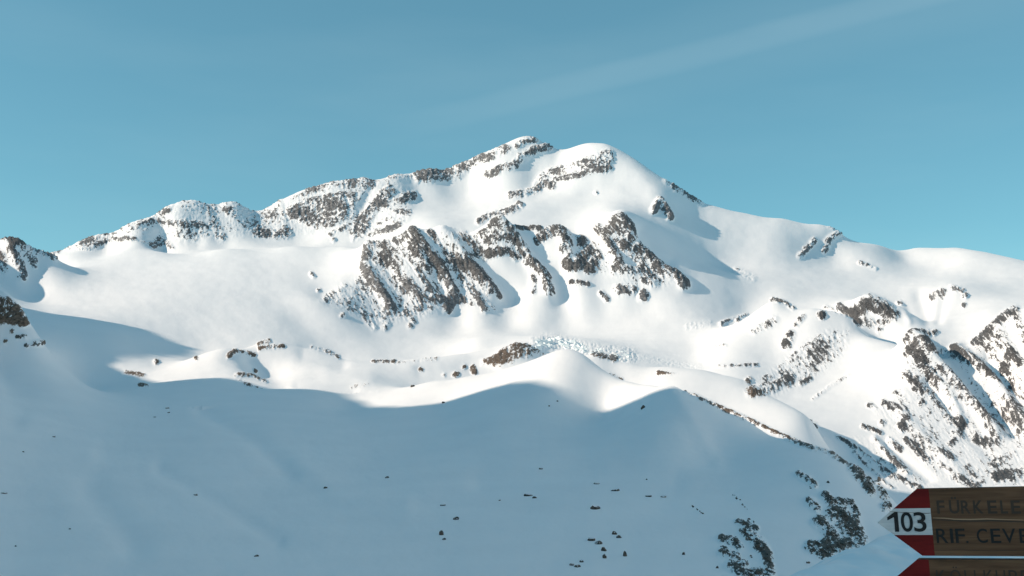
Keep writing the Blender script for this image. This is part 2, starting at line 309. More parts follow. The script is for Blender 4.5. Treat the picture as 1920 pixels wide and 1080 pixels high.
b = but
b.poly([(690, 462), (760, 448), (830, 438), (880, 440), (935, 417), (975, 440), (1000, 470), (950, 480), (900, 480), (935, 545), (900, 575), (860, 575), (780, 600), (700, 605), (600, 565), (660, 530), (690, 500)], .36, 1, 10)
b.poly([(1050, 430), (1110, 450), (1165, 420), (1200, 455), (1285, 530), (1220, 545), (1150, 520), (1060, 500)], .30, 1, 9)
for p, wd, de in [
    ([(696, 462), (690, 488), (686, 502), (697, 532), (716, 556), (731, 578)], 8, .85), ([(702, 462), (722, 458), (730, 472), (708, 490)], 10, .75),
    ([(745, 450), (768, 446), (780, 474), (802, 500)], 9, .78), ([(714, 504), (735, 525), (755, 546)], 7, .62), ([(766, 530), (790, 560), (787, 578)], 8, .85),
    ([(780, 508), (800, 535), (820, 556)], 5, .7), ([(777, 436), (800, 470), (823, 500), (838, 530), (851, 551)], 8, .85),
    ([(806, 436), (830, 470), (850, 481), (882, 492)], 5, .75), ([(850, 490), (890, 505), (918, 540)], 13, .9), ([(924, 534), (935, 553)], 5, 1),
    ([(815, 560), (845, 565), (866, 562)], 9, .9), ([(838, 578)], 8, .9), ([(862, 520), (876, 540), (895, 556), (910, 580)], 6, .82), ([(905, 560), (930, 581)], 2, .5),
    ([(612, 560), (635, 548), (646, 538)], 6, .6), ([(655, 565), (670, 560), (690, 566)], 7, .55), ([(675, 585), (695, 605), (702, 613)], 5, .62),
    ([(710, 590), (725, 605), (722, 613)], 6, .6), ([(762, 585), (775, 600), (770, 611)], 5, .6), ([(584, 513), (588, 518)], 2.6, 1), ([(642, 592)], 3, 1), ([(598, 545)], 2.5, .8),
    ([(867, 445), (882, 455), (902, 476)], 9, .68), ([(918, 470), (950, 470), (970, 481), (986, 476)], 6, .88), ([(990, 490), (1012, 505), (1025, 522), (1031, 545)], 8, .85),
    ([(1000, 520), (999, 545)], 5, .65), ([(965, 430), (990, 425), (1012, 428)], 4, .85), ([(1012, 444), (1040, 432), (1055, 440), (1064, 456)], 8, .88),
    ([(1055, 466), (1066, 476)], 6, .85), ([(1062, 490), (1070, 500)], 6, .88), ([(1087, 454)], 9, .9), ([(1085, 496), (1103, 472), (1120, 480), (1106, 500)], 11, .85),
    ([(1143, 436), (1160, 415), (1175, 430), (1183, 447)], 10, .92), ([(1124, 430), (1136, 450), (1150, 470), (1161, 490), (1152, 510)], 7, .72),
    ([(1165, 505), (1185, 510), (1200, 505), (1226, 531)], 9, .82), ([(1170, 460), (1195, 465), (1215, 480), (1240, 505), (1262, 516), (1282, 536)], 8, .82),
    ([(1160, 545), (1185, 545)], 8, .88), ([(1205, 556)], 8, .88), ([(1070, 527), (1102, 533)], 3.5, .85), ([(1127, 550), (1138, 561)], 4, .9),
    ([(870, 470), (882, 490)], 3, .5), ([(640, 456), (660, 450)], 2, .5)]:
    b.stroke(p, wd, de)
b.poly([(895, 440), (920, 420), (940, 413), (960, 434), (984, 465), (990, 477), (960, 464), (930, 454), (905, 450)], .78, 4)
for p, wd, h in [([(690, 462), (688, 500), (730, 578)], 12, 7), ([(770, 446), (800, 500)], 12, 5), ([(777, 436), (823, 500), (851, 551)], 11, 6), ([(830, 436), (885, 495), (930, 550)], 14, 9),
                 ([(935, 415), (985, 470), (1028, 540)], 13, 9), ([(1050, 432), (1070, 490)], 13, 5), ([(1165, 412), (1215, 480), (1280, 535)], 13, 7), ([(1125, 430), (1165, 505), (1220, 535)], 12, 5),
                 ([(725, 500), (760, 560)], 12, -5), ([(800, 480), (828, 545)], 9, -5), ([(815, 450), (850, 480)], 8, -4), ([(900, 480), (960, 550)], 26, -12), ([(1000, 460), (1045, 500), (1055, 560)], 20, -9),
                 ([(1200, 440), (1250, 490)], 18, -6), ([(1155, 460), (1190, 495)], 8, -4)]:
    b.relief(p, wd, h)

m = mid
for p, wd, de in [
    ([(427, 672), (440, 659), (476, 661)], 3, .85), ([(486, 645), (505, 640)], 2.5, .8), ([(488, 652), (530, 650)], 2.5, .85), ([(443, 706), (470, 703), (497, 711)], 2.5, .75), ([(585, 650), (615, 658), (635, 668)], 2, .6),
    ([(855, 700)], 5, .8), ([(887, 688), (890, 698)], 4, .9), ([(870, 685)], 3, .7), ([(700, 678), (740, 678)], 2, .75), ([(790, 690)], 3, .7), ([(833, 700)], 3, .6), ([(740, 680), (820, 671)], 2, .4),
    ([(293, 679)], 4, .9), ([(235, 698), (270, 704)], 3, .6), ([(368, 673)], 2.5, .9), ([(480, 692)], 2.5, .8), ([(262, 722), (275, 722)], 2.5, .8), ([(450, 716), (490, 730)], 2, .5), ([(660, 725), (690, 722)], 2, .4),
    ([(1110, 663), (1140, 672)], 3, .6), ([(1152, 672)], 5, .9), ([(1235, 700), (1290, 708), (1332, 725)], 2.6, .85), ([(1120, 690), (1165, 713)], 2.5, .45),
    ([(1450, 768), (1480, 775), (1505, 790), (1525, 800)], 6, .75), ([(1495, 803), (1540, 826)], 5, .7), ([(1410, 740), (1425, 748)], 4, .6), ([(1350, 757), (1400, 772)], 3, .5)]:
    m.stroke(p, wd, de)
m.poly([(905, 677), (925, 670), (940, 658), (965, 645), (985, 645), (1017, 664), (985, 673), (940, 691), (905, 684)], .88, 4)
m.relief([(475, 672), (505, 700), (530, 722)], 20, -9); m.relief([(415, 672), (440, 690)], 26, 5); m.relief([(570, 664), (640, 682)], 14, -6); m.relief([(620, 700), (690, 705)], 22, 4); m.relief([(560, 722), (660, 732)], 12, -5); m.relief([(790, 690), (880, 690)], 14, -6)
c = bnd    # dark wind-blown edge of the spur
c.stroke([(1285, 735), (1330, 756), (1400, 786), (1460, 815), (1500, 832), (1560, 851)], 2.6, .8)
c.stroke([(1560, 851), (1590, 868), (1610, 885)], 5, .6)

g = rgt
g.poly([(1690, 640), (1740, 632), (1800, 660), (1880, 592), (1930, 580), (1930, 920), (1760, 905), (1690, 830), (1640, 780), (1650, 740), (1700, 720)], .26, 1, 10)
g.poly([(1560, 820), (1640, 820), (1760, 915), (1680, 915)], .25, 1, 8)
for p, wd, de in [
    ([(1448, 562), (1470, 567), (1487, 578)], 2.6, .85), ([(1382, 602)], 3, .8), ([(1352, 608)], 4, .6), ([(1415, 620), (1440, 610), (1452, 600)], 6, .45), ([(1482, 628), (1475, 647)], 7, .85),
    ([(1505, 595), (1492, 610)], 4, .7), ([(1540, 592)], 6, .9), ([(1575, 575), (1600, 590), (1610, 606)], 5, .92), ([(1548, 577), (1590, 590)], 3, .65),
    ([(1605, 585), (1630, 568), (1655, 577), (1672, 592)], 11, .88), ([(1620, 604), (1645, 610), (1672, 600)], 7, .58), ([(1650, 620)], 4, .8), ([(1686, 570)], 4, .9), ([(1750, 556), (1768, 549)], 6, .85),
    ([(1785, 540), (1803, 545)], 4, .85), ([(1810, 556)], 4, .8), ([(1808, 573)], 3, .6), ([(1410, 735), (1450, 726), (1482, 710)], 9, .82), ([(1404, 714)], 5, .8), ([(1502, 720), (1518, 711)], 4, .9),
    ([(1350, 687), (1420, 684)], 2, .5), ([(1525, 748), (1560, 722), (1592, 705)], 2.4, .45), ([(1350, 605), (1400, 590)], 2, .4), ([(1330, 650), (1360, 648)], 2, .5),
    ([(1700, 640), (1715, 625), (1737, 626)], 6, .7), ([(1706, 660), (1730, 645), (1740, 662)], 9, .92), ([(1752, 624)], 4, .85), ([(1700, 705), (1715, 720), (1727, 732)], 9, .88),
    ([(1720, 670), (1740, 700), (1756, 722)], 7, .78), ([(1760, 700), (1775, 710), (1800, 742)], 8, .85), ([(1742, 660), (1790, 702), (1850, 762), (1880, 800)], 4, .55),  # last stroke: shade beside the spine, put in as rock colour
    ([(1838, 640), (1870, 610), (1890, 590), (1903, 585)], 8, .85), ([(1905, 595), (1925, 640)], 7, .8), ([(1885, 690), (1900, 668), (1918, 682)], 10, .9), ([(1790, 655), (1815, 680), (1850, 702), (1872, 722)], 8, .7),
    ([(1828, 642), (1850, 652)], 6, .65), ([(1860, 702), (1872, 718)], 6, .82), ([(1800, 750), (1830, 770), (1856, 802)], 7, .72), ([(1850, 808), (1872, 832)], 6, .62), ([(1880, 720), (1900, 750), (1925, 790)], 7, .6),  # third stroke paints the shading of the ribs in rock colour
    ([(1660, 760), (1690, 768), (1702, 790)], 7, .72), ([(1718, 728), (1735, 738)], 7, .85), ([(1728, 758)], 5, .85), ([(1655, 794)], 5, .85), ([(1690, 803)], 8, .88), ([(1630, 760), (1640, 765)], 4, .6), ([(1745, 745), (1770, 770)], 6, .6),
    ([(1782, 785), (1800, 798), (1796, 816)], 10, .85), ([(1830, 824), (1857, 831)], 7, .88), ([(1700, 826), (1720, 845), (1738, 866)], 5, .85), ([(1668, 824), (1688, 842)], 4, .8), ([(1618, 800), (1652, 812)], 3, .85),
    ([(1770, 854), (1784, 862)], 7, .8), ([(1860, 872), (1880, 860), (1902, 855)], 8, .58), ([(1868, 896), (1905, 890)], 9, .8), ([(1785, 896), (1832, 912)], 5, .62), ([(1780, 835), (1790, 830)], 5, .7), ([(1900, 900), (1925, 880)], 7, .75),
    ([(1570, 820), (1620, 850), (1680, 900), (1722, 918)], 2.2, .65), ([(1640, 828), (1680, 872), (1700, 890)], 3, .65), ([(1655, 880), (1700, 905), (1728, 916)], 3, .8), ([(1600, 850), (1660, 905), (1690, 930)], 2, .5),
    ([(1760, 870), (1800, 900)], 3, .6), ([(1810, 880), (1830, 895)], 4, .6)]:
    g.stroke(p, wd, de)
g.poly([(1400, 728), (1440, 700), (1470, 678), (1500, 650), (1555, 616), (1592, 620), (1590, 648), (1566, 682), (1532, 702), (1516, 720), (1480, 730), (1440, 744)], .43, 0.3, 12)
for p, wd, h in [([(1715, 635), (1740, 665), (1800, 735), (1870, 815)], 12, 13), ([(1800, 660), (1860, 715), (1920, 790)], 12, 11), ([(1740, 715), (1790, 780)], 8, -7), ([(1765, 668), (1830, 735), (1900, 810)], 12, -12), ([(1850, 680), (1920, 760)], 8, -7), ([(1740, 700), (1780, 740), (1800, 790)], 8, 6),
                 ([(1870, 620), (1905, 680), (1930, 720)], 14, 7), ([(1850, 660), (1890, 720)], 9, -5), ([(1690, 780), (1740, 830), (1800, 890)], 12, 5), ([(1640, 825), (1700, 890)], 8, 4), ([(1660, 830), (1740, 900)], 9, -4), ([(1800, 800), (1860, 860)], 10, -4),
                 ([(1725, 555), (1740, 600)], 13, -5), ([(1770, 560), (1760, 600)], 9, -4), ([(1690, 575), (1705, 605)], 6, 3)]:
    g.relief(p, wd, h)

l = lft
l.relief([(-20, 441), (25, 451), (60, 466), (100, 484)], 9, 4)
for p, wd, de in [([(-20, 440), (10, 448), (40, 460), (70, 473), (101, 484)], 5, .92), ([(20, 468), (35, 495), (42, 518)], 7, .8), ([(-15, 470), (5, 478), (6, 505)], 7, .82), ([(55, 490), (66, 502)], 3, .55), ([(45, 470), (62, 490)], 6, .7)]:
    l.stroke(p, wd, de)
k = knl
k.poly([(-20, 555), (15, 559), (36, 577), (52, 608), (42, 613), (15, 606), (-20, 610)], 1.1, 4)
for p, wd, de in [([(63, 646), (85, 640), (105, 650), (121, 657)], 4, .88), ([(34, 632), (46, 632)], 3, .85), ([(12, 640)], 3, .8), ([(50, 648)], 3, .8), ([(24, 622)], 3, .7)]:
    k.stroke(p, wd, de)

nrk = Canvas()    # bedrock showing through the shaded slope
for p, wd in [([(1562, 938), (1595, 944), (1606, 965)], 5), ([(1562, 962), (1590, 972), (1604, 998), (1611, 1016)], 12), ([(1578, 985), (1598, 1005)], 9), ([(1534, 978), (1552, 995), (1562, 1010)], 9),
              ([(1522, 1025), (1545, 1035), (1570, 1028), (1592, 1018)], 10), ([(1545, 1018), (1565, 1012)], 6), ([(1548, 928), (1558, 942)], 6), ([(1518, 938), (1530, 953)], 6), ([(1497, 888), (1512, 897), (1527, 908)], 4),
              ([(1398, 998), (1418, 1015), (1430, 1030)], 9), ([(1438, 1040), (1444, 1075)], 7), ([(1355, 1010), (1375, 1015), (1386, 1026)], 6), ([(1356, 1035), (1380, 1045)], 7), ([(1395, 1058), (1380, 1068)], 6), ([(1372, 1060), (1400, 1078), (1425, 1076)], 8),
              ([(1600, 880), (1620, 905), (1632, 922)], 7), ([(1648, 898), (1655, 932)], 6), ([(1660, 950)], 8), ([(1612, 888), (1640, 905)], 3), ([(1383, 980), (1400, 985), (1418, 992)], 4)]:
    nrk.stroke(p, wd, .85)
for p, wd, h in [([(380, 770), (470, 820), (545, 885)], 18, -6), ([(300, 880), (440, 960), (520, 1010)], 16, -5), ([(170, 920), (250, 1015)], 32, -8), ([(1264, 730), (1305, 800), (1345, 865)], 15, 2.5), ([(560, 880), (640, 930), (760, 950)], 22, 4), ([(900, 900), (1100, 880), (1260, 900)], 26, -5), ([(60, 800), (160, 850)], 26, 6)]:
    nrk.relief(p, wd, h)
LAYERS = [(nrk, 250, 950, 40, 1.6), (far, 3450, 9000, 0, 1.3), (but, 2130, 3450, 58, 2.5), (mid, 1090, 2100, 0, 1.3), (rgt, 800, 3450, 52, 2.5), (lft, 2400, 3100, 60, 1.8), (knl, 800, 1300, 50, 1.4), (bnd, 450, 1000, 30, 2.0)]
RA = np.zeros_like(U); NA = np.zeros_like(U); relief = np.zeros_like(U); crag = np.zeros_like(U)
for ci, (cv, d0, d1, ang, st) in enumerate(LAYERS):
    sel = (D > d0) & (D < d1) & (U > -40) & (U < 1960)
    if cv is rgt: sel &= (U > 1325)
    if cv is mid: sel &= ~((U > 1340) & (D > 1250))
    if cv in (lft, knl): sel &= (U < 260)
    if cv is nrk: sel &= ~((U > 1480) & (D > 720))
    if cv is but: sel &= (U > 560) & (U < 1325)
    u = U[sel]; v = V0[sel]
    r = cv.sample(cv.r, u, v); h = cv.sample(cv.h, u, v)
    ca, sa = math.cos(R(ang)), math.sin(R(ang))
    a = (u * ca + v * sa) / st; bb = (-u * sa + v * ca)
    n1 = 0.75 * fbm(a / 5.5, bb / 5.5, 3, 11 + ci, .85) + 0.42 * fbm(a / 26.0, bb / 22.0, 2, 91 + ci)
    n2 = fbm(a / 10.0, bb / 8.0, 5, 51 + ci, .7, True)
    if cv is mid: r = r * 1.12; h = h * .7
    crag[sel] = crag[sel] + r * n2 * (0.5 if cv is mid else 1.0)
    relief[sel] += h
    rr_ = RA[sel]; up = r > rr_
    RA[sel] = np.where(up, r, rr_); NA[sel] = np.where(up, n1, NA[sel])
# snow surface: drifts and ripples in ground coordinates (scale grows with distance)
un = U / 60.0; sn = S * 10.0
snow = 1.5 * fbm(un * 0.7, sn * 1.0, 3, 5) + 0.28 * fbm(un * 3.0, sn * 3.6, 3, 7) + 0.05 * fbm(un * 14, sn * 16, 3, 9)
amp = sstep(300, 1500, D) * 0.6 + 0.4
snow = snow + 0.5 * fbm(un * 0.5, sn * 3.2, 3, 29)
snow = snow + 0.9 * fbm(un * 3.2 + sn * 1.6, sn * 8.0, 4, 37) * (1 - sstep(650, 1000, D))
snow = snow + 7.0 * fbm(un * 0.42 + 3, sn * 0.30, 3, 23) * (1 - sstep(650, 950, D))
disp_px = relief + 5.2 * crag + snow * amp * (1 - np.clip(RA, 0, 1) * 0.7)
# icefall: broken seracs
ice_c = Canvas()
ice_c.stroke([(1008, 645), (1040, 642), (1080, 652), (1110, 660), (1180, 668)], 12, 1.0)
ice_c.stroke([(1180, 668), (1250, 680), (1310, 689)], 5, .4)
ice_c.stroke([(1290, 612), (1330, 606)], 5, .5); ice_c.stroke([(1378, 506), (1412, 522)], 5, .6)
sel = (D > 1650) & (D < 3450) & (U > 980) & (U < 1430)
ice = np.zeros_like(U); ii = ice_c.sample(ice_c.r, U[sel], V0[sel])
bl = fbm(U[sel] / 9.0, S[sel] * 55, 4, 77, .6, True); ice[sel] = ii * sstep(-0.35, 0.3, -bl)
disp_px[sel] += ii * 3.2 * bl

P = unproj(U, V0, D)
gu = np.gradient(P, axis=0); gt = np.gradient(P, axis=1)
nr = np.cross(gu, gt); nr /= np.linalg.norm(nr, axis=-1, keepdims=True) + 1e-12
nr *= np.sign(nr[..., 2:3] + 1e-9)
P = P + nr * (disp_px * D / FPX)[..., None]
# bare rock where the broken ground is steeper than the slope it breaks out of, snow on the ledges
g1 = np.gradient(P, axis=0); g2 = np.gradient(P, axis=1)
nf = np.cross(g1, g2); nf /= np.linalg.norm(nf, axis=-1, keepdims=True) + 1e-12
nf *= np.sign(nf[..., 2:3] + 1e-9)
gate = sstep(0.02, 0.30, RA)
lv = 0.80 * RA + 1.5 * NA * gate + 1.0 * (nr[..., 2] - nf[..., 2]) * gate - 0.51 - 0.05 * (D > 3450) - 0.5 * (1 - gate)
rock = np.clip(lv, -1, 1)
P = P + nr * (1.0 * sstep(-0.05, 0.1, lv) * D / FPX)[..., None]

# ------------------------------------------------------------------ materials
def mat(name):
    m_ = bpy.data.materials.new(name); m_.use_nodes = True
    return m_, m_.node_tree.nodes, m_.node_tree.links, m_.node_tree.nodes['Principled BSDF']

def snow_rock_material(name, nscale, fine, tone=(0.10, 0.085, 0.075), tone2=(0.24, 0.205, 0.18)):
    m_, nd, lk, bs = mat(name)
    at = nd.new('ShaderNodeAttribute'); at.attribute_name = 'rock'
    ai = nd.new('ShaderNodeAttribute'); ai.attribute_name = 'ice'
    co = nd.new('ShaderNodeTexCoord')
    n1 = nd.new('ShaderNodeTexNoise'); n1.inputs['Scale'].default_value = nscale; n1.inputs['Detail'].default_value = 6; n1.inputs['Roughness'].default_value = 0.65
    lk.new(co.outputs['Object'], n1.inputs['Vector'])
    rc = nd.new('ShaderNodeValToRGB'); rc.color_ramp.elements[0].position = 0.35; rc.color_ramp.elements[0].color = (*tone, 1)
    rc.color_ramp.elements[1].position = 0.68; rc.color_ramp.elements[1].color = (*tone2, 1)
    lk.new(n1.outputs['Fac'], rc.inputs['Fac'])
    sn_ = nd.new('ShaderNodeValToRGB'); sn_.color_ramp.elements[0].position = 0.3; sn_.color_ramp.elements[0].color = (0.89, 0.90, 0.91, 1)
    sn_.color_ramp.elements[1].position = 0.7; sn_.color_ramp.elements[1].color = (0.93, 0.935, 0.94, 1)
    n2 = nd.new('ShaderNodeTexNoise'); n2.inputs['Scale'].default_value = nscale * 0.05; n2.inputs['Detail'].default_value = 8
    lk.new(co.outputs['Object'], n2.inputs['Vector']); lk.new(n2.outputs['Fac'], sn_.inputs['Fac'])
    mi = nd.new('ShaderNodeMix'); mi.data_type = 'RGBA'; mi.inputs[7].default_value = (0.66, 0.80, 0.83, 1)
    lk.new(ai.outputs['Fac'], mi.inputs[0]); lk.new(sn_.outputs['Color'], mi.inputs[6])
    n3 = nd.new('ShaderNodeTexNoise'); n3.inputs['Scale'].default_value = fine; n3.inputs['Detail'].default_value = 3; n3.inputs['Roughness'].default_value = 0.7
    lk.new(co.outputs['Object'], n3.inputs['Vector'])
    ma = nd.new('ShaderNodeMath'); ma.operation = 'MULTIPLY_ADD'; ma.inputs[1].default_value = 1.7; ma.inputs[2].default_value = -0.85; lk.new(n3.outputs['Fac'], ma.inputs[0])
    mb = nd.new('ShaderNodeMath'); mb.operation = 'ADD'; lk.new(ma.outputs[0], mb.inputs[0]); lk.new(at.outputs['Fac'], mb.inputs[1])
    mc = nd.new('ShaderNodeMapRange'); mc.inputs[1].default_value = -0.04; mc.inputs[2].default_value = 0.07; lk.new(mb.outputs[0], mc.inputs[0])
    mx = nd.new('ShaderNodeMix'); mx.data_type = 'RGBA'
    lk.new(mc.outputs[0], mx.inputs[0]); lk.new(mi.outputs[2], mx.inputs[6]); lk.new(rc.outputs['Color'], mx.inputs[7])
    lk.new(mx.outputs[2], bs.inputs['Base Color'])
    bs.inputs['Roughness'].default_value = 0.75; bs.inputs['Specular IOR Level'].default_value = 0.2
    return m_
M_far = snow_rock_material('snow_and_grey_rock', 0.11, 0.10, (0.06, 0.061, 0.064), (0.29, 0.288, 0.29))
M_but = snow_rock_material('snow_and_cliff_rock', 0.18, 0.17, (0.038, 0.039, 0.041), (0.225, 0.222, 0.22))
M_mid = snow_rock_material('snow_and_brown_rock', 0.3, 0.3, (0.05, 0.038, 0.03), (0.24, 0.18, 0.135))
M_rgt = snow_rock_material('snow_and_dark_rock', 0.3, 0.3, (0.028, 0.029, 0.032), (0.175, 0.172, 0.17))
M_near = snow_rock_material('snow_slope', 0.5, 0.7, (0.06, 0.06, 0.052), (0.12, 0.112, 0.098))
M_terr, nd_, lk_, bs_ = mat('wind_crusted_snow')
co_ = nd_.new('ShaderNodeTexCoord'); mp_ = nd_.new('ShaderNodeMapping'); mp_.inputs['Rotation'].default_value = (0, 0, R(-28)); mp_.inputs['Scale'].default_value = (1.6, .35, 1)
lk_.new(co_.outputs['Object'], mp_.inputs['Vector'])
n_ = nd_.new('ShaderNodeTexNoise'); n_.inputs['Scale'].default_value = 1.4; n_.inputs['Detail'].default_value = 6; lk_.new(mp_.outputs[0], n_.inputs['Vector'])
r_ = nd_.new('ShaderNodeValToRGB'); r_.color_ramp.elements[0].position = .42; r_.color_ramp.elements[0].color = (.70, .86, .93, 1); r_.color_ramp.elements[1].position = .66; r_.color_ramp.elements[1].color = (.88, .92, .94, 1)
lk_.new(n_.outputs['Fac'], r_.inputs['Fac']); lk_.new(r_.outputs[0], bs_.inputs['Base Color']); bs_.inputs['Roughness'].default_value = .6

def put(o, parent=None):
    C.collection.objects.link(o)
    if parent: o.parent = parent
    return o
def tag(o, label=None, cat=None, group=None, kind=None):
    for k_, v_ in (('label', label), ('category', cat), ('group', group), ('kind', kind)):
        if v_: o[k_] = v_
    return o

def grid_mesh(name, P, faces, attrs, material):
    used = np.unique(faces); remap = np.full(len(P), -1); remap[used] = np.arange(len(used))
    fc = remap[faces].astype(np.int32); me = bpy.data.meshes.new(name)
    me.vertices.add(len(used)); me.vertices.foreach_set('co', P[used].astype(np.float32).ravel())
    me.loops.add(fc.size); me.loops.foreach_set('vertex_index', fc.ravel())
    me.polygons.add(len(fc)); me.polygons.foreach_set('loop_start', np.arange(0, fc.size, 4, dtype=np.int32))
    me.polygons.foreach_set('use_smooth', np.ones(len(fc), bool))
    me.update(calc_edges=True)
    for an, av in attrs.items():
        a_ = me.attributes.new(an, 'FLOAT', 'POINT'); a_.data.foreach_set('value', av[used].astype(np.float32))
    me.materials.append(material)
    return put(bpy.data.objects.new(name, me))

nu = len(uf); idx = np.arange(nu * NT).reshape(nu, NT)
F = np.stack([idx[:-1, :-1], idx[1:, :-1], idx[1:, 1:], idx[:-1, 1:]], -1)
fu = U[:-1, :-1]; fd = D[:-1, :-1]
def at_u(tab): return np.interp(fu, [a for a, b_ in tab], [b_ for a, b_ in tab])
hill_b = at_u([(-1300, 820), (0, 1000), (400, 1090), (650, 1130), (1060, 1140), (1150, 1075), (1260, 985), (1400, 860), (1560, 720), (1730, 590), (1900, 480), (3200, 400)])
mor_b = at_u([(-1300, 1150), (60, 1200), (300, 1600), (500, 1720), (700, 1700), (900, 1800), (1060, 1840), (1320, 1740), (1345, 1240), (1480, 1120), (1550, 980), (1650, 750), (1730, 590), (1900, 480), (3200, 400)])
rgt_b = at_u([(1320, 0), (1330, 0), (1345, 2200), (1400, 2450), (1700, 2600), (1800, 2350), (1950, 2000), (3200, 1900)]); rgt_b = np.where(fu > 1335, rgt_b, 0)
gl_b = at_u([(-1300, 2400), (0, 2540), (60, 2620), (110, 2900), (125, 3430), (600, 3400), (640, 3150), (690, 3000), (700, 2640), (1300, 2800), (1330, 2900), (1700, 2950), (3200, 2700)])
reg = np.full(fu.shape, 4)
reg[fd < gl_b] = 3
reg[(fd < rgt_b)] = 2
reg[fd < mor_b] = 1
reg[fd < hill_b] = 0
bu = (fd < 3230) & (fd >= gl_b) & (fu > 600) & (fu < 1330); reg[bu] = 5
lr = (fu < 120) & (reg == 4) & (fd < 3100); reg[lr] = 6
Pf = P.reshape(-1, 3); attrs = {'rock': rock.ravel(), 'ice': ice.ravel()}
NAMES = {0: ('hillside', M_near), 1: ('moraine', M_mid), 2: ('rocky_ridge', M_rgt), 3: ('glacier', M_far), 4: ('mountain', M_far), 5: ('rock_buttress', M_but), 6: ('side_ridge', M_rgt)}
for k_, (nm, mt) in NAMES.items():
    o = grid_mesh(nm, Pf, F[reg == k_], attrs, mt); o['kind'] = 'structure'

# ray/terrain lookup used to seat things on the ground
gridV = np.minimum.accumulate(V0, axis=1)
def seen(u, v, dmin=0.0):
    i = int(np.argmin(np.abs(uf - u)))
    ok = np.where((V0[i] - disp_px[i] <= v) & (D[i] > dmin))[0]
    j = ok[0] if len(ok) else NT - 1
    return D[i, j], P[i, j]

# ------------------------------------------------------------------ the ridge out of frame on the left that shades the foreground
EDGE = [(95, 588), (200, 603), (270, 618), (330, 645), (370, 655), (300, 668), (215, 690), (290, 719), (420, 709), (530, 729), (640, 739), (700, 764), (760, 764), (830, 755), (900, 735), (960, 718), (1010, 717), (1070, 735), (1130, 770), (1200, 746), (1255, 727)]
def ridge_x(y): return -0.466 * np.maximum(y, 0) - 560
tl = SUN[2] / math.hypot(SUN[0], SUN[1]); hx, hy = SUN[0] / math.hypot(SUN[0], SUN[1]), SUN[1] / math.hypot(SUN[0], SUN[1])
CR = []
for (u_, v_) in EDGE:
    _, q = seen(u_, v_); t = 0
    for it in range(30): t = (ridge_x(q[1] + hy * t) - q[0]) / hx
    CR.append((q[1] + hy * t, q[2] + t * tl)); print('EDGE', u_, v_, np.round(q), np.round(CR[-1]))
CR += [(-2500, 300), (-1200, 520), (-600, 560), (0, 560), (300, 560), (550, 560), (2000, 470), (2400, 420), (3000, 350)]
CR.sort()
yy = np.concatenate([np.linspace(-2500, 500, 60), np.linspace(505, 1900, 280), np.linspace(1910, 3000, 40)])
hh = np.interp(yy, [a for a, b_ in CR], [b_ for a, b_ in CR])
hh = hh + 5 * fbm(yy / 45.0, yy * 0 + 1.7, 3, 35)
prof = np.concatenate([-np.linspace(1, 0, 26)[:-1] ** 1.5 * 1400, np.linspace(0, 1, 44) ** 1.5 * 620])
q = np.empty((len(yy), len(prof), 3))
cr_n = fbm(yy / 90.0, yy * 0 + 3.3, 4, 31)
for a_i, o_ in enumerate(prof):
    sl = 1.28 if o_ > 0 else 0.62
    nn = fbm(yy / 140.0, np.full_like(yy, o_ / 260.0), 5, 33, .55, True) * np.minimum(abs(o_), 160) * 0.28
    q[:, a_i, 0] = ridge_x(yy) + o_ + (0 if o_ == 0 else nn * 0.3)
    q[:, a_i, 1] = yy
    q[:, a_i, 2] = hh - abs(o_) * sl - np.abs(nn) * (o_ != 0)
ni, nj = len(yy), len(prof); ix = np.arange(ni * nj).reshape(ni, nj)
fc = np.stack([ix[:-1, :-1], ix[:-1, 1:], ix[1:, 1:], ix[1:, :-1]], -1).reshape(-1, 4)
rr = sstep(-0.05, 0.2, fbm(q[..., 0] / 60, q[..., 2] / 60 + q[..., 1] / 90, 5, 41, .65) - 0.05)
o = grid_mesh('valley_ridge', q.reshape(-1, 3), fc, {'rock': rr.ravel() * 1.2 - .75, 'ice': rr.ravel() * 0}, M_rgt); o['kind'] = 'structure'

# unseen mountains added behind and right of the camera to bounce sunlight into the shade
az = np.linspace(R(52), R(190), 161); rd = np.linspace(1500, 6500, 60)
AZ, RD = np.meshgrid(az, rd, indexing='ij')
mx_, my_ = RD * np.sin(AZ), RD * np.cos(AZ)
top = 1480 + 400 * fbm(AZ * 5, AZ * 0 + 2.2, 4, 81)
hz = -320 + (top + 320) * sstep(1450, 3300, RD) * (1 - 0.55 * sstep(3400, 6500, RD)) * sstep(R(52), R(66), AZ) * (1 - sstep(R(168), R(190), AZ))
hz = hz + 260 * fbm(mx_ / 900, my_ / 900, 5, 83, .55, True) * sstep(1700, 2600, RD)
ni, nj = AZ.shape; ix = np.arange(ni * nj).reshape(ni, nj)
fc = np.stack([ix[:-1, :-1], ix[1:, :-1], ix[1:, 1:], ix[:-1, 1:]], -1).reshape(-1, 4)[:, ::-1]
rk_ = 0.9 * fbm(mx_ / 260, my_ / 260, 4, 85) - 0.35
o = grid_mesh('bounce_range', np.stack([mx_, my_, hz], -1).reshape(-1, 3), fc, {'rock': rk_.ravel(), 'ice': rk_.ravel() * 0}, M_rgt); o['kind'] = 'structure'

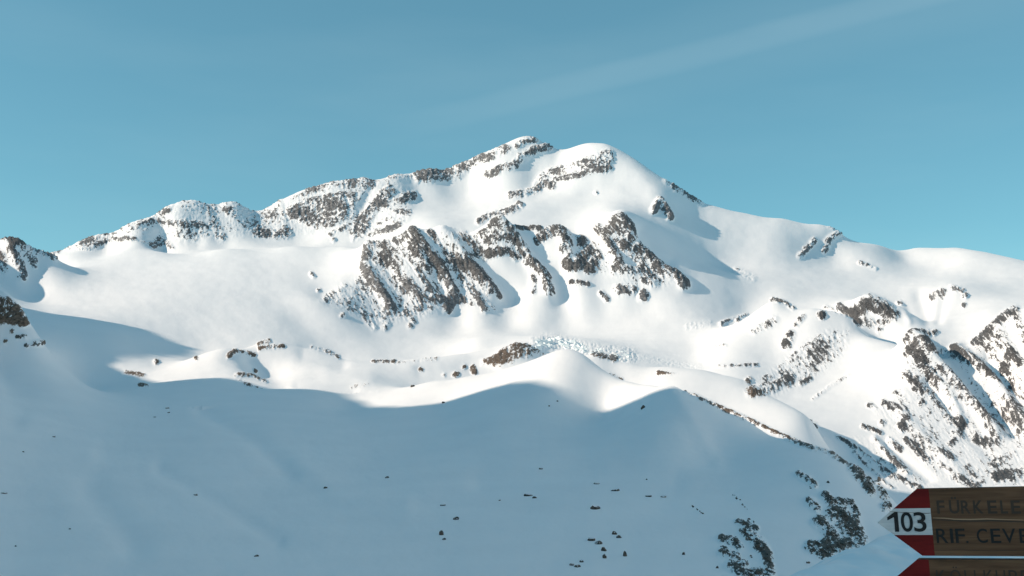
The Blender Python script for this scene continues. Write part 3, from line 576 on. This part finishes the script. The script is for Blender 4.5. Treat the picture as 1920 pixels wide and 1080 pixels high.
# valley floor far below, out to the horizon
me = bpy.data.meshes.new('ground')
rings = [0, 400, 1500, 5000, 14000, 30000]; vs = [(0, 0, -330)]; fs = []
for r_ in rings[1:]:
    for k_ in range(48): vs.append((r_ * math.cos(k_ * math.pi / 24), r_ * math.sin(k_ * math.pi / 24), -330))
for k_ in range(48): fs.append((0, 1 + k_, 1 + (k_ + 1) % 48))
for i_ in range(len(rings) - 2):
    for k_ in range(48):
        a0 = 1 + i_ * 48; fs.append((a0 + k_, a0 + 48 + k_, a0 + 48 + (k_ + 1) % 48, a0 + (k_ + 1) % 48))
me.from_pydata(vs, [], fs); me.materials.append(M_terr)
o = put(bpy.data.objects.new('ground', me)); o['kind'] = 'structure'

# ------------------------------------------------------------------ snowy terrace the camera and the signpost stand on
gx = np.concatenate([np.linspace(-120, -6, 30)[:-1], np.linspace(-6, 22, 281), np.linspace(22, 120, 30)[1:]])
gy = np.concatenate([np.linspace(-60, -2, 24)[:-1], np.linspace(-2, 42, 300), np.linspace(42, 170, 30)[1:]])
BX, BY = np.meshgrid(gx, gy, indexing='ij')
el = 7.2 + 1.88 * BX; el = np.where(el > 18, 18 + 12 * (1 - np.exp(-(el - 18) / 12)), el)
e = (BY - el) / np.where(el > 18, 1.4, 2.1)         # metres beyond the lip of the terrace
e = e + 0.5 * fbm(BX / 7, BY / 7, 3, 61)
lip = np.where(e > 0, -0.72 * (np.sqrt(e * e + 0.5) - 0.707), 0)
BZ = -2.0 + lip + 0.07 * fbm(BX / 2.6 + BY / 6, BY / 2.6, 3, 63) + 0.06 * fbm((BX * 0.9 - BY * 0.43) / 0.7, (BX * 0.43 + BY * 0.9) / 3.0, 4, 64, .6, True) * (e < 3)
BZ = np.maximum(BZ, -75)
ni, nj = BX.shape; ix = np.arange(ni * nj).reshape(ni, nj)
fc = np.stack([ix[:-1, :-1], ix[1:, :-1], ix[1:, 1:], ix[:-1, 1:]], -1).reshape(-1, 4)
zz = np.full(BX.size, -1.0)
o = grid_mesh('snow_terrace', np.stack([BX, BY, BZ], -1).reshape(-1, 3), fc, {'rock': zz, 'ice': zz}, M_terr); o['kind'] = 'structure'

# ------------------------------------------------------------------ rocks lying in the snow
m_rock, nd, lk, bs = mat('dark_rock')
co = nd.new('ShaderNodeTexCoord'); n1 = nd.new('ShaderNodeTexNoise'); n1.inputs['Scale'].default_value = 2.2; n1.inputs['Detail'].default_value = 7
lk.new(co.outputs['Object'], n1.inputs['Vector'])
rc = nd.new('ShaderNodeValToRGB'); rc.color_ramp.elements[0].position = .35; rc.color_ramp.elements[0].color = (.035, .034, .03, 1); rc.color_ramp.elements[1].position = .7; rc.color_ramp.elements[1].color = (.11, .098, .08, 1)
lk.new(n1.outputs['Fac'], rc.inputs['Fac'])
ge = nd.new('ShaderNodeNewGeometry'); sp = nd.new('ShaderNodeSeparateXYZ'); lk.new(ge.outputs['Normal'], sp.inputs[0])
ad = nd.new('ShaderNodeMath'); ad.operation = 'MULTIPLY_ADD'; ad.inputs[1].default_value = 0.7; lk.new(n1.outputs['Fac'], ad.inputs[0]); lk.new(sp.outputs['Z'], ad.inputs[2])
mr = nd.new('ShaderNodeMapRange'); mr.inputs[1].default_value = 1.17; mr.inputs[2].default_value = 1.26; lk.new(ad.outputs[0], mr.inputs[0])
mx = nd.new('ShaderNodeMix'); mx.data_type = 'RGBA'; mx.inputs[7].default_value = (.85, .86, .875, 1)
lk.new(mr.outputs[0], mx.inputs[0]); lk.new(rc.outputs['Color'], mx.inputs[6]); lk.new(mx.outputs[2], bs.inputs['Base Color']); bs.inputs['Roughness'].default_value = .85

random.seed(4)
import bmesh
from mathutils import noise as mn
def rock_mesh(seed, sub=2):
    bm = bmesh.new(); bmesh.ops.create_icosphere(bm, subdivisions=sub, radius=1.0)
    for v_ in bm.verts:
        p = v_.co.copy()
        k_ = 1 + 0.42 * mn.noise(p * 1.3 + Vector((seed * 7.1, 0, 3))) + 0.28 * mn.noise(p * 3.1 + Vector((0, seed * 3.3, 1)))
        p = p * k_
        for j_ in range(4):        # flat broken faces
            d_ = mn.random_unit_vector() if False else Vector((math.sin(seed * 3 + j_ * 2.1), math.cos(seed * 5 + j_ * 1.7), math.sin(seed + j_ * 4.0) * .8)).normalized()
            ex = p.dot(d_) - 0.72
            if ex > 0: p -= d_ * ex * 0.8
        v_.co = p
    me_ = bpy.data.meshes.new('rock'); bm.to_mesh(me_); bm.free(); me_.materials.append(m_rock)
    return me_
RM = [rock_mesh(i_ * 1.37 + .5) for i_ in range(10)]
RS = [rock_mesh(i_ * 2.11 + .3, 1) for i_ in range(10)]
m_bed, nd, lk, bs = mat('bedrock')
co = nd.new('ShaderNodeTexCoord'); n1 = nd.new('ShaderNodeTexNoise'); n1.inputs['Scale'].default_value = 1.1; n1.inputs['Detail'].default_value = 6; lk.new(co.outputs['Object'], n1.inputs['Vector'])
rc = nd.new('ShaderNodeValToRGB'); rc.color_ramp.elements[0].position = .35; rc.color_ramp.elements[0].color = (.06, .06, .052, 1); rc.color_ramp.elements[1].position = .7; rc.color_ramp.elements[1].color = (.12, .112, .098, 1)
lk.new(n1.outputs['Fac'], rc.inputs['Fac']); lk.new(rc.outputs[0], bs.inputs['Base Color']); bs.inputs['Roughness'].default_value = .9
for m__ in RS: m__.materials[0] = m_bed

def boulder(u_, v_, wp, hp, label, rot=0.0, group='boulders scattered on the snowy hillside', cat='boulder', name='boulder'):
    d_, p_ = seen(u_, v_)
    k_ = d_ / FPX
    o_ = bpy.data.objects.new(name, RM[random.randrange(10)])
    o_.scale = (wp * k_ * .62, wp * k_ * .6, hp * k_ * .62)
    o_.rotation_euler = (random.uniform(-.2, .2), rot, random.uniform(-.5, .5))
    o_.location = Vector(p_) + Vector((0, 0, 0.02 * hp * k_))
    return put(tag(o_, label, cat, group))
def outcrop(strokes, label, n_per=1.0, group='rock outcrops breaking through the shaded slope', name='rock_outcrop', size=1.0):
    cs = [a for st in strokes for a in st[0]]
    _, b_ = seen(sum(a for a, _ in cs) / len(cs), sum(a for _, a in cs) / len(cs))
    t_ = bpy.data.objects.new(name, None); t_.location = Vector(b_); put(tag(t_, label, 'rock outcrop', group))
    for st in strokes:
        pl, wd = st[0], st[1]
        ln = sum(math.dist(a, c_) for a, c_ in zip(pl, pl[1:])) + wd
        for _ in range(max(2, int(n_per * ln * (wd + 3) / 26))):
            s_ = random.random() * max(1, len(pl) - 1); i_ = min(int(s_), len(pl) - 2) if len(pl) > 1 else 0; f_ = s_ - i_
            a, c_ = (pl[i_], pl[i_ + 1]) if len(pl) > 1 else (pl[0], pl[0])
            uu_ = a[0] + (c_[0] - a[0]) * f_ + random.gauss(0, wd * .42); vv_ = a[1] + (c_[1] - a[1]) * f_ + random.gauss(0, wd * .42)
            d_, p_ = seen(uu_, vv_); k_ = d_ / FPX
            sz = size * random.choice((1.6, 2.2, 2.8, 3.6, 5.0)) * (0.55 + min(wd, 10) / 14)
            o_ = bpy.data.objects.new('rock', RS[random.randrange(10)])
            o_.parent = t_
            o_.location = Vector(p_) - t_.location
            o_.scale = (sz * k_ * random.uniform(.8, 1.3), sz * k_ * random.uniform(.8, 1.3), sz * k_ * random.uniform(.7, 1.2))
            o_.scale.z *= .55; o_.rotation_euler = (random.uniform(-.5, .3), random.uniform(.5, 1.1), random.uniform(-.5, .5))
            put(o_)
    return t_

BL = [(1115, 955, 18, 9, 'broad two-lobed dark boulder in the middle of the shaded slope'), (990, 930, 15, 6, 'flat dark boulder beside a smaller stone on the shaded slope'), (1003, 934, 8, 5, 'small flat stone just right of the flat dark boulder'),
      (1155, 920, 14, 6, 'flat dark stone right of the topmost stone of the central group'), (1118, 908, 10, 5, 'small flat stone above the broad two-lobed boulder'), (1215, 931, 11, 5, 'left one of two flat stones near each other above the spur rocks'), (1244, 933, 10, 5, 'right one of two flat stones near each other above the spur rocks'),
      (1108, 1014, 13, 10, 'left block of the adjoining dark pair low on the slope'), (1122, 1020, 13, 9, 'right block of the adjoining dark pair low on the slope'), (1133, 1034, 9, 11, 'upper upright dark block below the adjoining pair'), (1134, 1047, 8, 12, 'lower upright dark block near the bottom edge'),
      (1172, 1043, 7, 14, 'narrow upright dark stone standing alone right of the upright blocks'), (1072, 1061, 8, 7, 'leftmost block of the low dark trio at the bottom edge'), (1083, 1063, 11, 6, 'middle flat block of the low dark trio at the bottom edge'), (1090, 1055, 7, 7, 'topmost block of the low dark trio at the bottom edge'),
      (830, 948, 10, 4, 'thin dark stone above the curved rock on the left of the slope'), (855, 975, 10, 8, 'slanted dark stone up right of the curved rock'), (827, 1003, 8, 14, 'curved dark rock low on the slope left of centre'), (833, 1013, 7, 5, 'small stone touching the foot of the curved dark rock'),
      (726, 897, 7, 5, 'lone dark boulder high in the empty shaded snow below the lit tongue'), (1014, 881, 7, 4, 'small dark stone alone high on the central shaded slope'), (937, 939, 4, 3, 'tiny stone left of the flat dark boulder'), (1206, 766, 7, 10, 'pointed dark stone under the sharp crest of the spur'),
      (773, 726, 8, 6, 'small stone alone in the middle of the sunlit tongue of snow'), (831, 757, 6, 4, 'small stone on the shadow line of the sunlit tongue'), (367, 929, 7, 5, 'small dark boulder in the wide empty snow on the left'), (610, 916, 6, 5, 'small dark boulder between the left snow field and the lone high boulder'),
      (481, 1044, 8, 5, 'dark boulder close to the bottom edge in the left snow field'), (131, 993, 4, 3, 'tiny dark stone in the lower left snow'), (100, 820, 6, 3, 'tiny stone high in the left shaded snow'), (44, 848, 4, 3, 'tiny stone near the left edge of the shaded snow'), (7, 925, 12, 3, 'flat thin stone at the very left edge'),
      (313, 766, 7, 3, 'uppermost flat stone below the sunlit hummock'), (317, 775, 4, 3, 'tiny stone just below the uppermost flat stone'), (290, 783, 5, 2, 'small flat stone down left of the uppermost flat stone'), (1045, 754, 3, 3, 'right tiny stone on the shadow line of the lit hilltop'), (1030, 762, 3, 3, 'left tiny stone on the shadow line of the lit hilltop'),
      (1345, 1066, 5, 6, 'small dark stone left of the big streaked outcrop at the bottom'), (1282, 1040, 5, 8, 'thin dark stone between the low trio and the streaked outcrop'), (1515, 1056, 7, 5, 'small stone below the jagged outcrop beside the terrace'), (1553, 906, 5, 6, 'small dark stone above the hooked outcrop'), (30, 1025, 3, 3, 'tiny stone lowest at the left edge'), (1212, 900, 3, 3, 'tiny speck of stone above the two flat stones')]
for u_, v_, w_, h_, lb in BL: boulder(u_, v_, w_, h_, lb)
boulder(1152, 1003, 10, 8, 'upper end of a slanting dark slab on the lower slope', .6); 
boulder(1160, 1009, 9, 6, 'lower end of a slanting dark slab on the lower slope', .6)

outcrop([([(1562, 938), (1595, 944), (1606, 965)], 5), ([(1562, 962), (1590, 972), (1604, 998), (1611, 1016)], 11), ([(1578, 985), (1598, 1005)], 8)], 'hooked dark rock outcrop, the tallest mass of bare rock left of the signpost')
outcrop([([(1534, 978), (1552, 995), (1562, 1010)], 8), ([(1522, 1025), (1545, 1035), (1570, 1028), (1592, 1018)], 9), ([(1540, 1045)], 6), ([(1545, 1018), (1565, 1012)], 5)], 'broad jagged rock outcrop that sits just above the edge of the snow terrace')
outcrop([([(1548, 928), (1558, 942)], 6)], 'small dark crag directly above the broad jagged outcrop'); 
outcrop([([(1518, 938), (1530, 953)], 6)], 'small slanted crag left of the hooked outcrop')
outcrop([([(1497, 888), (1512, 897), (1527, 908)], 4), ([(1520, 914)], 4)], 'thin line of rock high on the spur flank')
outcrop([([(1372, 925), (1388, 940), (1402, 956)], 2.6)], 'short slanting string of rocks high above the streaked outcrop', 1.4)
outcrop([([(1383, 980), (1400, 985), (1418, 992)], 4), ([(1398, 975), (1418, 980)], 2.5), ([(1398, 998), (1418, 1015), (1430, 1030)], 8), ([(1438, 1040), (1444, 1075)], 6)], 'right hand chain of the streaked outcrop that runs to the bottom edge')
outcrop([([(1355, 1010), (1375, 1015), (1386, 1026)], 5), ([(1356, 1035), (1380, 1045)], 6), ([(1395, 1058), (1380, 1068)], 5), ([(1410, 1046)], 5), ([(1372, 1060), (1400, 1078), (1425, 1076)], 7)], 'left hand cluster of the streaked outcrop near the bottom edge')
outcrop([([(1600, 880), (1620, 905), (1632, 922)], 6), ([(1612, 888), (1640, 905)], 3)], 'dark rock rib on the skyline of the spur, upper one of two')
outcrop([([(1648, 898), (1655, 932)], 5), ([(1660, 950)], 7), ([(1640, 915), (1672, 935)], 2.5)], 'dark rock rib beside the tip of the signpost board')
outcrop([([(1292, 945), (1318, 965)], 1.5)], 'hair thin streak of rock left of the slanting string', 1.6)

# icefall: broken blocks of blue-white ice
m_ice, nd, lk, bs = mat('glacier_ice'); bs.inputs['Base Color'].default_value = (.80, .875, .89, 1); bs.inputs['Roughness'].default_value = .6
bm = bmesh.new()
for _ in range(150):
    s_ = random.random() ** 1.6 * .7; pl = [(1008, 647), (1040, 642), (1080, 652), (1110, 660), (1180, 668), (1250, 680), (1325, 691)]
    i_ = min(int(s_ * 6), 5); f_ = s_ * 6 - i_
    uu_ = pl[i_][0] + (pl[i_ + 1][0] - pl[i_][0]) * f_; vv_ = pl[i_][1] + (pl[i_ + 1][1] - pl[i_][1]) * f_ + random.uniform(-8, 8)
    d_, p_ = seen(uu_, vv_, 1500)
    if d_ > 2300: continue
    k_ = d_ / FPX; sz = random.choice((1.3, 1.8, 2.2, 2.8, 4.0, 5.5)) * k_ * (1.2 - .6 * s_)
    r_ = bmesh.ops.create_cube(bm, size=1.0)
    for v_ in r_['verts']:
        c_ = Vector((v_.co.x * sz * 1.7, v_.co.y * sz * 1.5, v_.co.z * sz * 1.0)) + Vector((random.gauss(0, .16), random.gauss(0, .16), random.gauss(0, .2))) * sz
        v_.co = c_
    bmesh.ops.rotate(bm, verts=r_['verts'], cent=(0, 0, 0), matrix=__import__('mathutils').Euler((random.gauss(0, .3), random.gauss(0, .3), random.uniform(0, 3))).to_matrix())
    bmesh.ops.translate(bm, verts=r_['verts'], vec=Vector(p_) - Vector((0, 0, .15 * sz)))
me = bpy.data.meshes.new('icefall'); bm.to_mesh(me); bm.free(); me.materials.append(m_ice)
o = put(bpy.data.objects.new('icefall', me)); tag(o, 'band of broken pale blue glacier ice behind the lit hilltop', 'icefall', kind='stuff')

# ------------------------------------------------------------------ trail signpost
def wood(name, c0, c1):
    m_, nd, lk, bs = mat(name)
    co = nd.new('ShaderNodeTexCoord'); mp_ = nd.new('ShaderNodeMapping'); mp_.inputs['Scale'].default_value = (4, 30, 60)
    lk.new(co.outputs['Object'], mp_.inputs['Vector'])
    n_ = nd.new('ShaderNodeTexNoise'); n_.inputs['Scale'].default_value = 1.3; n_.inputs['Detail'].default_value = 6; n_.inputs['Roughness'].default_value = .6; n_.inputs['Distortion'].default_value = .6
    lk.new(mp_.outputs[0], n_.inputs['Vector'])
    r_ = nd.new('ShaderNodeValToRGB'); r_.color_ramp.elements[0].position = .3; r_.color_ramp.elements[0].color = (*c0, 1); r_.color_ramp.elements[1].position = .72; r_.color_ramp.elements[1].color = (*c1, 1)
    lk.new(n_.outputs['Fac'], r_.inputs['Fac']); lk.new(r_.outputs[0], bs.inputs['Base Color']); bs.inputs['Roughness'].default_value = .8; bs.inputs['Specular IOR Level'].default_value = .2
    bp = nd.new('ShaderNodeBump'); bp.inputs['Strength'].default_value = .35; bp.inputs['Distance'].default_value = .002; lk.new(n_.outputs['Fac'], bp.inputs['Height']); lk.new(bp.outputs[0], bs.inputs['Normal'])
    return m_
M_wood = wood('weathered_brown_wood', (.08, .041, .022), (.21, .112, .06))
M_post = wood('grey_wood', (.10, .08, .06), (.22, .18, .14))
def painted(name, c, c2):
    return wood(name, c, c2)
M_red = painted('red_paint', (.13, .009, .008), (.21, .014, .012)); M_white = painted('white_paint', (.52, .53, .52), (.74, .74, .72))
m_blk, nd, lk, bs = mat('black_lettering'); bs.inputs['Base Color'].default_value = (.012, .011, .010, 1); bs.inputs['Roughness'].default_value = .8
m_fade, nd, lk, bs = mat('faded_lettering'); bs.inputs['Base Color'].default_value = (.055, .034, .021, 1); bs.inputs['Roughness'].default_value = .8

DT = 2.37; tip = Vector(unproj(1645, 980, DT)); sho = Vector(unproj(1718, 917, DT - .033)); end = Vector(unproj(1920, 913, DT - .123))
ax_x = (end - sho).normalized(); ax_z = (Vector((0, 0, 1)) - ax_x * ax_x.z).normalized(); ax_y = ax_z.cross(ax_x)
from mathutils import Matrix
SP = Matrix((( ax_x.x, ax_y.x, ax_z.x, tip.x), (ax_x.y, ax_y.y, ax_z.y, tip.y), (ax_x.z, ax_y.z, ax_z.z, tip.z), (0, 0, 0, 1)))
SPI = SP.inverted()
def onboard(u_, v_):
    """photo pixel -> board plane (x along the board, z up)"""
    d_ = Vector(unproj(u_, v_, 1.0)); o_ = SPI @ Vector((0, 0, 0)); e_ = SPI.to_3x3() @ d_
    t_ = -o_.y / e_.y; q_ = o_ + e_ * t_
    return q_.x, q_.z
LB = 1.05; TH = 0.032
root = bpy.data.objects.new('trail_signpost', None); put(tag(root, 'wooden trail signpost with red and white tipped arrow boards reading 103 and RIF. CEVE', 'signpost'))
foot = SP @ Vector((0.93, TH + .05, 0)); root.location = (foot.x, foot.y, -2.05)
def to_root(o_): 
    o_.parent = root; o_.matrix_parent_inverse = Matrix.Identity(4)
def local(M): return Matrix.Translation(-root.location) @ M
def board(vs_top, vs_bot, v_tip, u_sh, u_red, wt, wb):
    """arrow board in board-plane coordinates: front face split into wood, red and white fields"""
    xt, zt = onboard(u_sh, vs_top); _, zb = onboard(u_sh, vs_bot); xtip, ztip = onboard(1645, v_tip); xr, _ = onboard(u_red, v_tip)
    _, zw1 = onboard(u_red - 20, wt); _, zw0 = onboard(u_red - 20, wb)
    def sx(z_): return xtip + (xt - xtip) * (z_ - ztip) / ((zt - ztip) if z_ > ztip else (zb - ztip))
    V_ = []; F_ = []; mi_ = []
    front = [[(xt, zt), (xr, zt), (xr, zw1), (sx(zw1), zw1)], [(sx(zw1), zw1), (xr, zw1), (xr, zw0), (sx(zw0), zw0), (xtip, ztip)], [(sx(zw0), zw0), (xr, zw0), (xr, zb), (sx(zb), zb)],
             [(xr, zt), (LB, zt), (LB, zb), (xr, zb), (xr, zw0), (xr, zw1)]]
    for k_, pl in enumerate(front):
        b0 = len(V_); V_ += [(x_, 0, z_) for x_, z_ in pl]; F_.append(tuple(range(b0 + len(pl) - 1, b0 - 1, -1))); mi_.append((1, 2, 1, 0)[k_])
    ol = [(xt, zt), (LB, zt), (LB, zb), (sx(zb), zb), (xtip, ztip)]
    b0 = len(V_); V_ += [(x_, TH, z_) for x_, z_ in ol]; F_.append(tuple(range(b0, b0 + 5))); mi_.append(0)
    f0 = len(V_); V_ += [(x_, 0, z_) for x_, z_ in ol]
    for k_ in range(5):
        n_ = (k_ + 1) % 5; F_.append((f0 + k_, f0 + n_, b0 + n_, b0 + k_)); mi_.append(1 if k_ in (3, 4) else 0)
    me_ = bpy.data.meshes.new('sign_board'); me_.from_pydata(V_, [], F_)
    for mt_ in (M_wood, M_red, M_white): me_.materials.append(mt_)
    for p_, k_ in zip(me_.polygons, mi_): p_.material_index = k_
    bm_ = bmesh.new(); bm_.from_mesh(me_); bmesh.ops.remove_doubles(bm_, verts=bm_.verts, dist=1e-5); bmesh.ops.recalc_face_normals(bm_, faces=bm_.faces); bm_.to_mesh(me_); bm_.free()
    o_ = bpy.data.objects.new('sign_board', me_); o_.parent = root; o_.matrix_local = local(SP); return put(o_)
def glyph(ch, bold):
    cu = bpy.data.curves.new('t', 'FONT'); cu.body = ch; cu.size = 1; cu.offset = bold; cu.extrude = 0
    if ch == '1': bpy.data.curves.remove(cu); return [(0.62, 0, 0), (1, 0, 0), (1, 1, 0), (0.70, 1, 0), (0.0, 0.74, 0), (0.0, 0.58, 0), (0.62, 0.74, 0)], [(0, 1, 2, 3, 6), (3, 4, 5, 6)]
    o_ = bpy.data.objects.new('t', cu); C.collection.objects.link(o_)
    dg = bpy.context.evaluated_depsgraph_get(); dg.update(); me_ = bpy.data.meshes.new_from_object(o_.evaluated_get(dg))
    bpy.data.objects.remove(o_); V_ = [tuple(v_.co) for v_ in me_.vertices]; F_ = [tuple(p_.vertices) for p_ in me_.polygons]; bpy.data.meshes.remove(me_); return V_, F_
def text(items, v_top, v_bot, parent, material, name='lettering', bold=0.0, cap=0.0):
    V_ = []; F_ = []
    for ch, u0, u1 in items:
        gv, gf = glyph(ch, bold)
        xs = [a[0] for a in gv]; ys = [a[1] for a in gv]; x0, x1, y0, y1 = min(xs), max(xs), min(ys), max(ys)
        vt = v_top - (0.27 * (v_bot - v_top) if ch in 'ÜÖ' else 0)
        if ch == '.': vt = v_bot - 4
        X0, Zb = onboard(u0, v_bot); X1, Zt = onboard(u1, vt)
        b0 = len(V_)
        V_ += [(X0 + (a[0] - x0) / (x1 - x0) * (X1 - X0), -.0012, Zb + (a[1] - y0) / (y1 - y0) * (Zt - Zb)) for a in gv]; F_ += [tuple(b0 + q_ for q_ in f_) for f_ in gf]
    me_ = bpy.data.meshes.new(name); me_.from_pydata(V_, [], F_); me_.materials.append(material)
    o_ = bpy.data.objects.new(name, me_); o_.parent = parent; return put(o_)
b1 = board(917, 1042, 980, 1718, 1747, 953, 1003); b1['label'] = 'upper arrow board with the number 103'
text([('1', 1666, 1683), ('0', 1691, 1710), ('3', 1715, 1735)], 960, 997, b1, m_blk, 'number', .012)
text([('F', 1758, 1770), ('Ü', 1781, 1797), ('R', 1803, 1818), ('K', 1826, 1842), ('E', 1853, 1868), ('L', 1877, 1888), ('E', 1897, 1912)], 938, 963, b1, m_fade, 'lettering', .018)
text([('R', 1757, 1776), ('I', 1783, 1786), ('F', 1793, 1808), ('.', 1812, 1816), ('C', 1833, 1850), ('E', 1859, 1875), ('V', 1881, 1903), ('E', 1913, 1928), ('D', 1940, 1958), ('A', 1966, 1986), ('L', 1996, 2008), ('E', 2018, 2033)], 991, 1018, b1, m_blk, 'lettering', .008)
def crack(parent, line, th, material):
    V_ = []; F_ = []
    for k_, (u_, v_) in enumerate(line):
        x_, z_ = onboard(u_, v_); h_ = th * (0.35 + 0.65 * math.sin(math.pi * (k_ + .5) / len(line))) * .5
        V_ += [(x_, -.0007, z_ - h_), (x_, -.0007, z_ + h_)]
        if k_: F_.append((2 * k_ - 2, 2 * k_, 2 * k_ + 1, 2 * k_ - 1))
    me_ = bpy.data.meshes.new('crack'); me_.from_pydata(V_, [], F_); me_.materials.append(material); o_ = bpy.data.objects.new('crack', me_); o_.parent = parent; return put(o_)
m_grain, nd, lk, bs = mat('pale_grain'); bs.inputs['Base Color'].default_value = (.42, .27, .16, 1); bs.inputs['Roughness'].default_value = .8
crack(b1, [(1748, 974), (1775, 975), (1800, 976.5), (1830, 977), (1860, 976), (1890, 977.5), (1930, 979), (2000, 980)], .0030, m_fade)
crack(b1, [(1749, 971), (1770, 971.5), (1790, 973.5), (1820, 974), (1850, 973), (1880, 974), (1920, 975)], .0022, m_grain)
crack(b1, [(1725, 962), (1738, 962.6), (1746, 962)], .0012, m_fade); crack(b1, [(1668, 959), (1690, 960.5), (1715, 961.5)], .0009, m_fade)
crack(b1, [(1750, 1032), (1800, 1031), (1860, 1033), (1940, 1031)], .0012, m_fade)
b2 = board(1049, 1174, 1112, 1720, 1747, 1085, 1135); b2['label'] = 'lower arrow board cut by the bottom edge'
text([('K', 1757, 1772), ('Ö', 1783, 1800), ('L', 1810, 1820), ('L', 1828, 1838), ('K', 1846, 1861), ('U', 1869, 1884), ('P', 1893, 1906), ('P', 1916, 1929), ('E', 1939, 1953)], 1069, 1095, b2, m_fade, 'lettering', .0)
# post behind the boards
bm = bmesh.new()
bmesh.ops.create_cone(bm, segments=20, radius1=.055, radius2=.05, depth=2.35, cap_ends=True)
bmesh.ops.translate(bm, verts=bm.verts, vec=(0, 0, 1.1))
me = bpy.data.meshes.new('post'); bm.to_mesh(me); bm.free(); me.materials.append(M_post)
o = put(bpy.data.objects.new('post', me)); o.parent = root
